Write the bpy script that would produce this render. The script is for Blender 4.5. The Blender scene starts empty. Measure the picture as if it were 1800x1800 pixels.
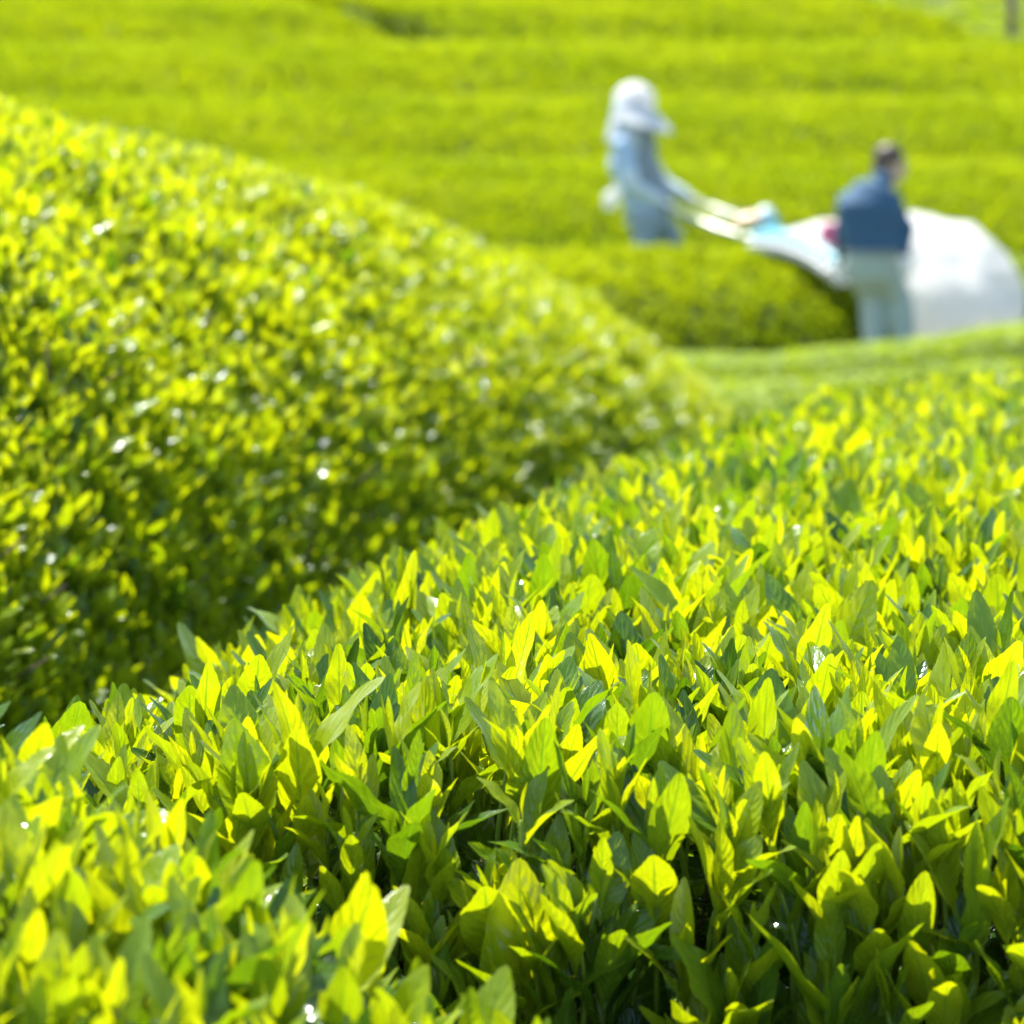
import bpy, bmesh, math, random
import numpy as np
from mathutils import Vector, Matrix, Quaternion, noise
R = math.radians
random.seed(7)
rng = np.random.default_rng(11)
scn = bpy.context.scene
COL = scn.collection

# ------------------------------------------------------------------ camera, sky, sun, exposure
CAM_Z = 1.3
PITCH = math.atan(700 / 5000)            # horizon 700 photo pixels above the centre
cam_d = bpy.data.cameras.new('camera')
cam = bpy.data.objects.new('camera', cam_d)
COL.objects.link(cam)
cam.location = (0, 0, CAM_Z)
cam.rotation_euler = (R(90) - PITCH, 0, 0)
cam_d.sensor_width = 36
cam_d.lens = 100
cam_d.clip_start = 0.05
cam_d.clip_end = 800
cam_d.dof.use_dof = True
cam_d.dof.focus_distance = 1.76
cam_d.dof.aperture_fstop = 8.7
scn.camera = cam

SUN_EL, SUN_AZ = 62, -36                 # degrees; azimuth left of the view direction (the sun stands behind the field)
world = bpy.data.worlds.new('World')
scn.world = world
world.use_nodes = True
wn = world.node_tree.nodes
sky = wn.new('ShaderNodeTexSky')
sky.sky_type = 'NISHITA'
sky.sun_disc = False
sky.sun_elevation = R(SUN_EL)
sky.sun_rotation = R(SUN_AZ)
world.node_tree.links.new(sky.outputs[0], wn['Background'].inputs[0])
wn['Background'].inputs[1].default_value = 0.125
sun_d = bpy.data.lights.new('sun', 'SUN')
sun_d.energy = 4.6
sun_d.angle = R(0.5)
sun_d.color = (1.0, 0.95, 0.86)
sun = bpy.data.objects.new('sun', sun_d)
COL.objects.link(sun)
sd = Vector((math.sin(R(SUN_AZ)) * math.cos(R(SUN_EL)), math.cos(R(SUN_AZ)) * math.cos(R(SUN_EL)), math.sin(R(SUN_EL))))
sun.rotation_euler = sd.to_track_quat('Z', 'Y').to_euler()
sun.location = sd * 60
scn.view_settings.view_transform = 'Standard'
scn.view_settings.look = 'None'
scn.view_settings.gamma = 1
scn.view_settings.exposure = 1.42
scn.render.engine = 'CYCLES'
scn.cycles.max_bounces = 9
scn.cycles.diffuse_bounces = 6
scn.cycles.glossy_bounces = 2
scn.cycles.transmission_bounces = 4
scn.cycles.use_denoising = True
scn.cycles.sample_clamp_indirect = 6


# ------------------------------------------------------------------ small helpers
def tag(o, label=None, cat=None, group=None, kind=None):
    if label: o['label'] = label
    if cat: o['category'] = cat
    if group: o['group'] = group
    if kind: o['kind'] = kind
    return o


def empty(name, loc, label, cat, group=None):
    o = bpy.data.objects.new(name, None)
    COL.objects.link(o)
    o.location = loc
    o.empty_display_size = 0.1
    return tag(o, label, cat, group)


def link(name, me, parent=None, kind=None, world_coords=True):
    """link a mesh; its vertices are in world coordinates, so shift it under its parent's location"""
    o = bpy.data.objects.new(name, me)
    COL.objects.link(o)
    if parent:
        o.parent = parent
        if world_coords:
            off = Vector((0, 0, 0))
            p = parent
            while p:
                off += p.location
                p = p.parent
            o.location = -off
    if kind: o['kind'] = kind
    return o


def mesh_from(name, verts, faces, mat=None, smooth=True, uv=None):
    me = bpy.data.meshes.new(name)
    me.from_pydata([tuple(v) for v in verts], [], faces)
    if mat: me.materials.append(mat)
    if smooth: me.polygons.foreach_set('use_smooth', [True] * len(me.polygons))
    if uv is not None:
        l = me.uv_layers.new(name='UVMap')
        idx = np.empty(len(me.loops), dtype=np.int32)
        me.loops.foreach_get('vertex_index', idx)
        l.data.foreach_set('uv', np.asarray(uv, dtype=np.float32)[idx].ravel())
    me.update()
    return me


class Geo:
    """collects rings, boxes and tubes into one mesh"""
    def __init__(s): s.v, s.f = [], []

    def add(s, verts, faces):
        b = len(s.v)
        s.v += [Vector(v) for v in verts]
        s.f += [tuple(i + b for i in f) for f in faces]

    def box(s, c, sx, sy, sz, rot=None):
        vs = []
        for x in (-1, 1):
            for y in (-1, 1):
                for z in (-1, 1):
                    p = Vector((x * sx / 2, y * sy / 2, z * sz / 2))
                    if rot: p = rot @ p
                    vs.append(p + Vector(c))
        s.add(vs, [(0, 1, 3, 2), (4, 6, 7, 5), (0, 4, 5, 1), (2, 3, 7, 6), (0, 2, 6, 4), (1, 5, 7, 3)])

    def loft(s, pts, rad, n=14, side=(1, 0, 0), round_ends=True, closed=True):
        """rings round a polyline; rad = r or (a, b) where a lies along `side`"""
        pts = [Vector(p) for p in pts]
        rad = [(r, r) if not isinstance(r, tuple) else r for r in rad]
        rings = []
        for i, p in enumerate(pts):
            t = (pts[min(i + 1, len(pts) - 1)] - pts[max(i - 1, 0)]).normalized()
            sv = Vector(side)
            u = sv - t * sv.dot(t)
            if u.length < 0.05:
                u = Vector((0.3, 1, 0.2)); u = u - t * u.dot(t)
            u.normalize()
            w = t.cross(u)
            rings.append((p, u, w, t, rad[i]))
        out = []
        if round_ends:
            p, u, w, t, (a, b) = rings[0]
            for k in (0.25, 0.6, 0.88):
                q = math.sqrt(1 - (1 - k) ** 2)
                out.append((p - t * min(a, b) * (1 - k), u, w, (a * q, b * q)))
        for p, u, w, t, ab in rings: out.append((p, u, w, ab))
        if round_ends:
            p, u, w, t, (a, b) = rings[-1]
            for k in (0.88, 0.6, 0.25):
                q = math.sqrt(1 - (1 - k) ** 2)
                out.append((p + t * min(a, b) * (1 - k), u, w, (a * q, b * q)))
        vs, fs = [], []
        for p, u, w, (a, b) in out:
            for k in range(n):
                an = 2 * math.pi * k / n
                vs.append(p + u * a * math.cos(an) + w * b * math.sin(an))
        for i in range(len(out) - 1):
            for k in range(n):
                fs.append((i * n + k, i * n + (k + 1) % n, (i + 1) * n + (k + 1) % n, (i + 1) * n + k))
        if closed:
            fs.append(tuple(reversed(range(n))))
            fs.append(tuple((len(out) - 1) * n + k for k in range(n)))
        s.add(vs, fs)

    def tube(s, pts, r, n=10): s.loft(pts, [r] * len(pts), n=n, round_ends=False)

    def ball(s, c, rx, ry, rz, rot=None, nu=16, nv=10):
        vs, fs = [], []
        for i in range(1, nv):
            th = math.pi * i / nv
            for k in range(nu):
                ph = 2 * math.pi * k / nu
                p = Vector((rx * math.sin(th) * math.cos(ph), ry * math.sin(th) * math.sin(ph), rz * math.cos(th)))
                if rot: p = rot @ p
                vs.append(p + Vector(c))
        top, bot = Vector((0, 0, rz)), Vector((0, 0, -rz))
        if rot: top, bot = rot @ top, rot @ bot
        vs += [top + Vector(c), bot + Vector(c)]
        T, B = len(vs) - 2, len(vs) - 1
        for i in range(nv - 2):
            for k in range(nu):
                fs.append((i * nu + k, (i + 1) * nu + k, (i + 1) * nu + (k + 1) % nu, i * nu + (k + 1) % nu))
        for k in range(nu):
            fs.append((T, k, (k + 1) % nu))
            fs.append((B, (nv - 2) * nu + (k + 1) % nu, (nv - 2) * nu + k))
        s.add(vs, fs)

    def mesh(s, name, mat, smooth=True): return mesh_from(name, s.v, s.f, mat, smooth)

    def part(s, name, mat, parent, smooth=True, label=None, kind=None):
        o = link(name, s.mesh(name, mat, smooth), parent, kind)
        if label: o['label'] = label
        return o

    def fused(s, name, mat, parent, voxel=0.014, smooth_it=4, label=None):
        """union of the overlapping closed shapes into one continuous skin"""
        me = s.mesh(name, mat)
        tmp = bpy.data.objects.new('fuse', me)
        COL.objects.link(tmp)
        m = tmp.modifiers.new('r', 'REMESH'); m.mode = 'VOXEL'; m.voxel_size = voxel; m.use_smooth_shade = True
        m = tmp.modifiers.new('s', 'SMOOTH'); m.iterations = smooth_it; m.factor = 0.5
        dg = bpy.context.evaluated_depsgraph_get()
        out = bpy.data.meshes.new_from_object(tmp.evaluated_get(dg))
        bpy.data.objects.remove(tmp)
        out.materials.clear(); out.materials.append(mat)
        out.polygons.foreach_set('use_smooth', [True] * len(out.polygons))
        o = link(name, out, parent)
        if label: o['label'] = label
        return o


# ------------------------------------------------------------------ materials
def mat_new(name):
    m = bpy.data.materials.new(name)
    m.use_nodes = True
    nt = m.node_tree
    nt.nodes.clear()
    return m, nt, nt.nodes.new('ShaderNodeOutputMaterial')


def mth(nt, op, a, b=None, clamp=False):
    n = nt.nodes.new('ShaderNodeMath'); n.operation = op; n.use_clamp = clamp
    for i, x in enumerate((a, b)):
        if x is None: continue
        if isinstance(x, (int, float)): n.inputs[i].default_value = x
        else: nt.links.new(x, n.inputs[i])
    return n.outputs[0]


def ramp(nt, fac, stops, interp='LINEAR'):
    n = nt.nodes.new('ShaderNodeValToRGB')
    n.color_ramp.interpolation = interp
    e = n.color_ramp.elements
    while len(e) < len(stops): e.new(0.5)
    for i, (p, c) in enumerate(stops):
        e[i].position = p
        e[i].color = (*c, 1) if len(c) == 3 else c
    nt.links.new(fac, n.inputs[0])
    return n.outputs[0]


def mixc(nt, fac, a, b, mode='MIX'):
    n = nt.nodes.new('ShaderNodeMix'); n.data_type = 'RGBA'; n.blend_type = mode
    for sock, x in ((n.inputs[0], fac), (n.inputs[6], a), (n.inputs[7], b)):
        if isinstance(x, (int, float)): sock.default_value = x
        elif isinstance(x, tuple): sock.default_value = (*x, 1)
        else: nt.links.new(x, sock)
    return n.outputs[2]


def plain(name, col, rough=0.6, var=0.12, scale=8.0, metal=0.0, bump=0.0, spec=0.5, transl=0.0, weave=0.0):
    """simple surface with a little colour variation, grain and wear"""
    m, nt, out = mat_new(name)
    tc = nt.nodes.new('ShaderNodeTexCoord')
    nz = nt.nodes.new('ShaderNodeTexNoise')
    nz.inputs['Scale'].default_value = scale
    nz.inputs['Detail'].default_value = 5
    nt.links.new(tc.outputs['Object'], nz.inputs['Vector'])
    c = mixc(nt, nz.outputs['Fac'], tuple(x * (1 - var) for x in col), tuple(min(1, x * (1 + var)) for x in col))
    b = nt.nodes.new('ShaderNodeBsdfPrincipled')
    nt.links.new(c, b.inputs['Base Color'])
    b.inputs['Roughness'].default_value = rough
    b.inputs['Metallic'].default_value = metal
    b.inputs['Specular IOR Level'].default_value = spec
    if bump or weave:
        bp = nt.nodes.new('ShaderNodeBump')
        bp.inputs['Strength'].default_value = bump or weave
        bp.inputs['Distance'].default_value = 0.01
        nt.links.new(nz.outputs['Fac'], bp.inputs['Height'])
        nt.links.new(bp.outputs[0], b.inputs['Normal'])
    sh = b.outputs[0]
    if transl:
        t = nt.nodes.new('ShaderNodeBsdfTranslucent')
        nt.links.new(c, t.inputs[0])
        mx = nt.nodes.new('ShaderNodeMixShader'); mx.inputs[0].default_value = transl
        nt.links.new(sh, mx.inputs[1]); nt.links.new(t.outputs[0], mx.inputs[2])
        sh = mx.outputs[0]
    nt.links.new(sh, out.inputs[0])
    return m


def leaf_material(name, diff, trans, rough_young, rough_old, wax, veins=True):
    """tea leaf: reflects green, lets yellow-green light through, thin waxy gloss; `tint` 0 = old leaf, 1 = fresh flush"""
    m, nt, out = mat_new(name)
    at = nt.nodes.new('ShaderNodeAttribute'); at.attribute_type = 'INSTANCER'; at.attribute_name = 'tint'
    tint = at.outputs['Fac']
    uv = nt.nodes.new('ShaderNodeUVMap'); uv.uv_map = 'UVMap'
    sep = nt.nodes.new('ShaderNodeSeparateXYZ'); nt.links.new(uv.outputs[0], sep.inputs[0])
    ax = mth(nt, 'MULTIPLY', mth(nt, 'ABSOLUTE', mth(nt, 'SUBTRACT', sep.outputs[0], 0.5)), 2.0)
    v = sep.outputs[1]
    nz = nt.nodes.new('ShaderNodeTexNoise'); nz.inputs['Scale'].default_value = 5; nz.inputs['Detail'].default_value = 4
    oi = nt.nodes.new('ShaderNodeObjectInfo')
    cmb = nt.nodes.new('ShaderNodeCombineXYZ')
    nt.links.new(sep.outputs[0], cmb.inputs[0]); nt.links.new(v, cmb.inputs[1])
    nt.links.new(mth(nt, 'MULTIPLY', oi.outputs['Random'], 40.0), cmb.inputs[2])
    nt.links.new(cmb.outputs[0], nz.inputs['Vector'])
    t2 = mth(nt, 'ADD', tint, mth(nt, 'MULTIPLY', mth(nt, 'SUBTRACT', nz.outputs['Fac'], 0.5), 0.28), clamp=True)
    cd = ramp(nt, t2, diff)
    ct = ramp(nt, t2, trans)
    normal = None
    if veins:
        mid = mth(nt, 'SUBTRACT', 1.0, mth(nt, 'DIVIDE', ax, 0.12), clamp=True)
        ph = mth(nt, 'FRACT', mth(nt, 'SUBTRACT', mth(nt, 'ADD', mth(nt, 'MULTIPLY', v, mth(nt, 'ADD', 6.5, mth(nt, 'MULTIPLY', oi.outputs['Random'], 3.5))), mth(nt, 'MULTIPLY', nz.outputs['Fac'], 1.3)), mth(nt, 'MULTIPLY', mth(nt, 'POWER', ax, 1.3), 1.9)))
        tri = mth(nt, 'ABSOLUTE', mth(nt, 'SUBTRACT', mth(nt, 'MULTIPLY', ph, 2.0), 1.0))
        lat = mth(nt, 'MULTIPLY', mth(nt, 'MULTIPLY', mth(nt, 'SUBTRACT', tri, 0.86, ), 7.0, clamp=True), mth(nt, 'SUBTRACT', 1.05, ax, clamp=True))
        vein = mth(nt, 'MAXIMUM', mid, mth(nt, 'MULTIPLY', lat, 0.30))
        ct = mixc(nt, mth(nt, 'MULTIPLY', vein, 0.80), ct, (0.07, 0.16, 0.003))
        cd = mixc(nt, mth(nt, 'MULTIPLY', vein, 0.3), cd, (0.14, 0.22, 0.03))
        bp = nt.nodes.new('ShaderNodeBump'); bp.inputs['Strength'].default_value = 0.28; bp.inputs['Distance'].default_value = 0.0018
        hgt = mth(nt, 'ADD', mth(nt, 'MULTIPLY', tri, -1.0), mth(nt, 'MULTIPLY', nz.outputs['Fac'], 1.2))
        hgt = mth(nt, 'SUBTRACT', hgt, mth(nt, 'MULTIPLY', mid, 1.2))
        nt.links.new(hgt, bp.inputs['Height'])
        normal = bp.outputs[0]
    d = nt.nodes.new('ShaderNodeBsdfDiffuse'); nt.links.new(cd, d.inputs[0])
    t = nt.nodes.new('ShaderNodeBsdfTranslucent'); nt.links.new(ct, t.inputs[0])
    ad = nt.nodes.new('ShaderNodeAddShader'); nt.links.new(d.outputs[0], ad.inputs[0]); nt.links.new(t.outputs[0], ad.inputs[1])
    g = nt.nodes.new('ShaderNodeBsdfGlossy'); g.inputs[0].default_value = (0.95, 0.97, 1, 1)
    rr = nt.nodes.new('ShaderNodeMapRange'); rr.inputs[3].default_value = rough_old; rr.inputs[4].default_value = rough_young
    nt.links.new(t2, rr.inputs[0]); nt.links.new(rr.outputs[0], g.inputs['Roughness'])
    fr = nt.nodes.new('ShaderNodeFresnel'); fr.inputs[0].default_value = 1.47
    if normal:
        for n in (d, t, g, fr): nt.links.new(normal, n.inputs['Normal'])
    # the lower side of a tea leaf is dull, the upper side waxy
    geo = nt.nodes.new('ShaderNodeNewGeometry')
    ff = mth(nt, 'MULTIPLY', fr.outputs[0], mth(nt, 'SUBTRACT', 1.0, mth(nt, 'MULTIPLY', geo.outputs['Backfacing'], 0.65)))
    ff = mth(nt, 'MULTIPLY', ff, wax)
    mx = nt.nodes.new('ShaderNodeMixShader')
    nt.links.new(ff, mx.inputs[0]); nt.links.new(ad.outputs[0], mx.inputs[1]); nt.links.new(g.outputs[0], mx.inputs[2])
    nt.links.new(mx.outputs[0], out.inputs[0])
    return m


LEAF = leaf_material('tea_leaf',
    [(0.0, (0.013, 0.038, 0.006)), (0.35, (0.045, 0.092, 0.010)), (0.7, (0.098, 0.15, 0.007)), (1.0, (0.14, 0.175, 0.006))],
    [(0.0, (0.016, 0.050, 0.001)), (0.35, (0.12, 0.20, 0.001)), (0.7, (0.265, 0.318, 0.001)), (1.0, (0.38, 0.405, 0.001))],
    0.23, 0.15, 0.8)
FAR_LEAF = leaf_material('tea_leaf_far',
    [(0.0, (0.016, 0.045, 0.003)), (0.5, (0.055, 0.095, 0.003)), (1.0, (0.095, 0.125, 0.003))],
    [(0.0, (0.06, 0.11, 0.0005)), (0.5, (0.165, 0.23, 0.0003)), (1.0, (0.275, 0.325, 0.0003))],
    0.5, 0.4, 0.18, veins=False)
CUT_LEAF = leaf_material('tea_leaf_trimmed',
    [(0.0, (0.06, 0.105, 0.008)), (1.0, (0.12, 0.17, 0.008))],
    [(0.0, (0.12, 0.18, 0.004)), (1.0, (0.24, 0.30, 0.006))],
    0.5, 0.4, 0.3, veins=False)
STEM = plain('green_stem', (0.20, 0.30, 0.03), 0.45, 0.25, 30, transl=0.25)
TWIG = plain('twig_bark', (0.10, 0.065, 0.035), 0.85, 0.3, 40, bump=0.4)
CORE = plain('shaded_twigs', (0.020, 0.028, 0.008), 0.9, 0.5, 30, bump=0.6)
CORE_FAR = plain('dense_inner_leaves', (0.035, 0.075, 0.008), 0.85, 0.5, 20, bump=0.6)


# ------------------------------------------------------------------ terrain
def ground_z(x, y):
    """valley floor that falls gently away from the camera, then a tea slope"""
    ys = np.asarray(y, dtype=float); xs = np.asarray(x, dtype=float)
    ye = ys + 0.10 * xs                       # contour lines swing a little
    g = 0.20 - 0.0325 * np.minimum(ys, 18.4)
    g = g + 0.14 * np.clip(ye - 18.4, 0, 2.4) + 0.27 * np.clip(ye - 20.8, 0, 40) + 0.10 * np.clip(ye - 60.8, 0, 200)
    return g


def make_ground():
    xs = np.concatenate([np.linspace(-300, -20, 15), np.linspace(-16, 16, 65), np.linspace(20, 300, 15)])
    ys = np.concatenate([np.linspace(-60, -2, 12), np.linspace(-1, 45, 93), np.linspace(48, 330, 40)])
    X, Y = np.meshgrid(xs, ys)
    Z = ground_z(X, Y) + 0.012 * np.sin(X * 5.1 + Y * 2.3) + 0.01 * np.sin(Y * 6.7 - X * 1.7)
    n = len(xs)
    v = np.stack([X.ravel(), Y.ravel(), Z.ravel()], 1)
    f = [(j * n + i, j * n + i + 1, (j + 1) * n + i + 1, (j + 1) * n + i) for j in range(len(ys) - 1) for i in range(n - 1)]
    m, nt, out = mat_new('mulched_soil')
    tc = nt.nodes.new('ShaderNodeTexCoord')
    n1 = nt.nodes.new('ShaderNodeTexNoise'); n1.inputs['Scale'].default_value = 1.4; n1.inputs['Detail'].default_value = 8
    n2 = nt.nodes.new('ShaderNodeTexNoise'); n2.inputs['Scale'].default_value = 26; n2.inputs['Detail'].default_value = 6
    for k in (n1, n2): nt.links.new(tc.outputs['Object'], k.inputs['Vector'])
    c = mixc(nt, n2.outputs['Fac'], (0.05, 0.04, 0.022), (0.15, 0.12, 0.06))
    gm = ramp(nt, n1.outputs['Fac'], [(0.42, (0, 0, 0)), (0.62, (1, 1, 1))])
    c = mixc(nt, gm, c, (0.09, 0.14, 0.03))
    b = nt.nodes.new('ShaderNodeBsdfPrincipled'); b.inputs['Roughness'].default_value = 0.95
    nt.links.new(c, b.inputs['Base Color'])
    bp = nt.nodes.new('ShaderNodeBump'); bp.inputs['Strength'].default_value = 0.6; bp.inputs['Distance'].default_value = 0.03
    nt.links.new(n2.outputs['Fac'], bp.inputs['Height']); nt.links.new(bp.outputs[0], b.inputs['Normal'])
    nt.links.new(b.outputs[0], out.inputs[0])
    o = link('ground', mesh_from('ground', v, f, m))
    tag(o, 'brown mulched soil between the tea hedges', 'ground', kind='structure')


make_ground()


# ------------------------------------------------------------------ leaf shapes (length 1 along +Y, upper side +Z)
def leaf_mesh(name, w, fold, curl, tip, serr, wave, seed, nseg=26, nside=2, mat=LEAF, twist=0.0, cup=0.0):
    rr = random.Random(seed)
    ph = rr.random() * 6
    verts, uvs, faces = [], [], []
    cols = 2 * nside + 1
    for i in range(nseg + 1):
        t = i / nseg
        half = w * 0.5 * (math.sin(math.pi * min(1, t) ** (0.96 + tip)) ** 0.78) * (0.45 + 0.55 * min(1, t / 0.3)) * (1 + 0.05 * math.sin(ph + 9 * t))
        if t < 0.07: half = max(half * 0.4, 0.014)
        if i == nseg: half = 0.004
        # bend along the length
        a = curl * t
        y = math.sin(a) / curl if abs(curl) > 1e-3 else t
        z = -(1 - math.cos(a)) / curl if abs(curl) > 1e-3 else 0
        up = Vector((0, math.sin(a), math.cos(a)))
        fwd = Vector((0, math.cos(a), -math.sin(a)))
        tw = twist * t
        for k in range(cols):
            q = (k - nside) / nside
            s = half * abs(q)
            fl = fold * (1 - 0.5 * t) + cup * abs(q)
            off = Vector((math.copysign(1, q) * s * math.cos(fl), 0, 0)) if q else Vector((0, 0, 0))
            h = s * math.sin(fl) + wave * half * abs(q) * math.sin(ph + 15 * t + (2.1 if q > 0 else 0))
            if abs(q) == 1 and i not in (0, nseg):
                off.x += math.copysign(serr * w * (0.5 if i % 2 else -0.5), q)
            p = Vector((0, y, z)) + up * h + off
            if abs(q) == 1: p += fwd * (serr * 0.25 if i % 2 else 0)
            c, sn = math.cos(tw), math.sin(tw)
            verts.append((p.x * c - (p.z - z) * sn, p.y, z + p.x * sn + (p.z - z) * c))
            uvs.append((0.5 + 0.5 * q, t))
    for i in range(nseg):
        for k in range(cols - 1):
            a = i * cols + k
            faces.append((a, a + 1, a + cols + 1, a + cols))
    return mesh_from(name, verts, faces, mat, True, uvs)


def stem_mesh(name, mat, r0=0.026, r1=0.014, bend=0.06):
    g = Geo()
    pts = [(bend * math.sin(math.pi * t), t, bend * 0.5 * math.sin(2.4 * t)) for t in (0, 0.25, 0.5, 0.75, 1.0)]
    g.loft(pts, [r0 + (r1 - r0) * t for t in (0, 0.25, 0.5, 0.75, 1.0)], n=6, side=(1, 0, 0), round_ends=False)
    me = g.mesh(name, mat)
    l = me.uv_layers.new(name='UVMap')
    return me


SHAPES = []
SRC = bpy.data.collections.new('leaf_shapes')          # never linked to the scene: only feeds the scattered foliage


def shape(me):
    o = bpy.data.objects.new('leaf_shape.%03d' % len(SHAPES), me)
    SRC.objects.link(o)
    SHAPES.append(me)
    return len(SHAPES) - 1


S = 0.050
YOUNG = [shape(leaf_mesh('young_leaf', w * (0.92 if i % 4 == 2 else 0.72), fo * 1.25, cu, tp, S, wv, 10 + i, twist=tw)) for i, (w, fo, cu, tp, wv, tw) in enumerate([
    (0.40, 0.30, 0.25, 0.00, 0.10, 0.1), (0.36, 0.45, 0.45, 0.05, 0.12, -0.2), (0.44, 0.18, 0.12, -0.04, 0.08, 0.0),
    (0.34, 0.60, 0.30, 0.04, 0.14, 0.3), (0.42, 0.25, 0.65, 0.02, 0.16, -0.1), (0.38, 0.35, -0.20, 0.00, 0.12, 0.15),
    (0.46, 0.15, 0.40, -0.06, 0.14, -0.15), (0.37, 0.40, 0.10, 0.06, 0.18, 0.35)])]
BUD = [shape(leaf_mesh('leaf_bud', w, fo, cu, tp, 0.01, 0.03, 40 + i, nseg=10)) for i, (w, fo, cu, tp) in enumerate([
    (0.20, 1.15, 0.15, 0.10), (0.24, 0.95, 0.35, 0.08)])]
OLD = [shape(leaf_mesh('mature_leaf', w, fo, cu, tp, 0.022, wv, 60 + i, twist=tw)) for i, (w, fo, cu, tp, wv, tw) in enumerate([
    (0.44, 0.12, 0.55, -0.02, 0.16, 0.1), (0.40, 0.22, 0.80, 0.03, 0.12, -0.2), (0.48, 0.08, 0.30, -0.05, 0.20, 0.15)])]
STEMS = [shape(stem_mesh('shoot_stem', STEM, bend=0.05)), shape(stem_mesh('shoot_stem', STEM, bend=-0.07))]
TWIGS = [shape(stem_mesh('twig', TWIG, 0.016, 0.008, 0.10))]

# far shoots: one small clump of leaves per scattered point
CLUMPS = bpy.data.collections.new('clump_shapes')


def clump(i, mat, flat=False):
    rr = random.Random(100 + i)
    V, F, U = [], [], []
    n = 7
    for k in range(n):
        L = rr.uniform(0.035, 0.055)
        w = L * rr.uniform(0.17, 0.23)
        th = rr.uniform(0.15, 0.9) if not flat else rr.uniform(0.9, 1.5)
        az = k * 2.4 + rr.random()
        base = Vector((rr.uniform(-.012, .012), rr.uniform(-.012, .012), 0.006 * k if not flat else 0.002 * k))
        ax = Vector((math.sin(th) * math.cos(az), math.sin(th) * math.sin(az), math.cos(th)))
        rad = Vector((math.cos(az), math.sin(az), 0))
        nn = Vector((0, 0, 1)) * math.sin(th) - rad * math.cos(th)
        sd_ = ax.cross(nn)
        b = len(V)
        for t, hw in ((0, 0.1), (0.3, 0.9), (0.65, 0.95), (1, 0.03)):
            for q in (-1, 0, 1):
                V.append(base + ax * L * t + sd_ * w * hw * q + nn * (abs(q) * w * hw * 0.4 - 0.15 * L * t * t))
                U.append((0.5 + 0.5 * q, t))
        for r in range(3):
            for q in range(2):
                a = b + r * 3 + q
                F.append((a, a + 1, a + 4, a + 3))
    o = bpy.data.objects.new('clump_shape.%03d' % i, mesh_from('leaf_clump', V, F, mat, True, U))
    CLUMPS.objects.link(o)


for i in range(4): clump(i, FAR_LEAF)
for i in range(4, 7): clump(i, CUT_LEAF, True)


def scatter_group(name, coll):
    ng = bpy.data.node_groups.new(name, 'GeometryNodeTree')
    ng.interface.new_socket('Geometry', in_out='INPUT', socket_type='NodeSocketGeometry')
    ng.interface.new_socket('Geometry', in_out='OUTPUT', socket_type='NodeSocketGeometry')
    N, L = ng.nodes, ng.links
    gi, go = N.new('NodeGroupInput'), N.new('NodeGroupOutput')
    ci = N.new('GeometryNodeCollectionInfo'); ci.inputs[0].default_value = coll
    ci.inputs['Separate Children'].default_value = True; ci.inputs['Reset Children'].default_value = True
    ip = N.new('GeometryNodeInstanceOnPoints'); ip.inputs['Pick Instance'].default_value = True
    def na(t, nm):
        n = N.new('GeometryNodeInputNamedAttribute'); n.data_type = t; n.inputs['Name'].default_value = nm
        return [o for o in n.outputs if o.enabled and o.name == 'Attribute'][0]
    L.new(gi.outputs[0], ip.inputs['Points'])
    L.new(ci.outputs[0], ip.inputs['Instance'])
    L.new(na('INT', 'variant'), ip.inputs['Instance Index'])
    L.new(na('QUATERNION', 'turn'), ip.inputs['Rotation'])
    L.new(na('FLOAT', 'size'), ip.inputs['Scale'])
    L.new(ip.outputs[0], go.inputs[0])
    return ng


NG_LEAF = scatter_group('scatter_leaves', SRC)
NG_CLUMP = scatter_group('scatter_clumps', CLUMPS)


def scatter(name, pos, quat, size, var, tint, parent, ng):
    me = bpy.data.meshes.new(name)
    n = len(pos)
    me.vertices.add(n)
    off = np.array(parent.location) if parent else np.zeros(3)
    me.vertices.foreach_set('co', (pos - off).astype(np.float32).ravel())
    for nm, ty, arr, key in (('turn', 'QUATERNION', quat, 'value'), ('size', 'FLOAT', size, 'value'), ('variant', 'INT', var, 'value'), ('tint', 'FLOAT', tint, 'value')):
        a = me.attributes.new(nm, ty, 'POINT')
        a.data.foreach_set(key, np.ascontiguousarray(arr, dtype=np.int32 if ty == 'INT' else np.float32).ravel())
    o = bpy.data.objects.new(name, me)
    COL.objects.link(o)
    o.parent = parent
    md = o.modifiers.new('scatter', 'NODES')
    md.node_group = ng
    o['kind'] = 'stuff'
    return o


# ------------------------------------------------------------------ hedges
def unit(a): return a / np.maximum(np.linalg.norm(a, axis=-1, keepdims=True), 1e-9)


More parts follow.
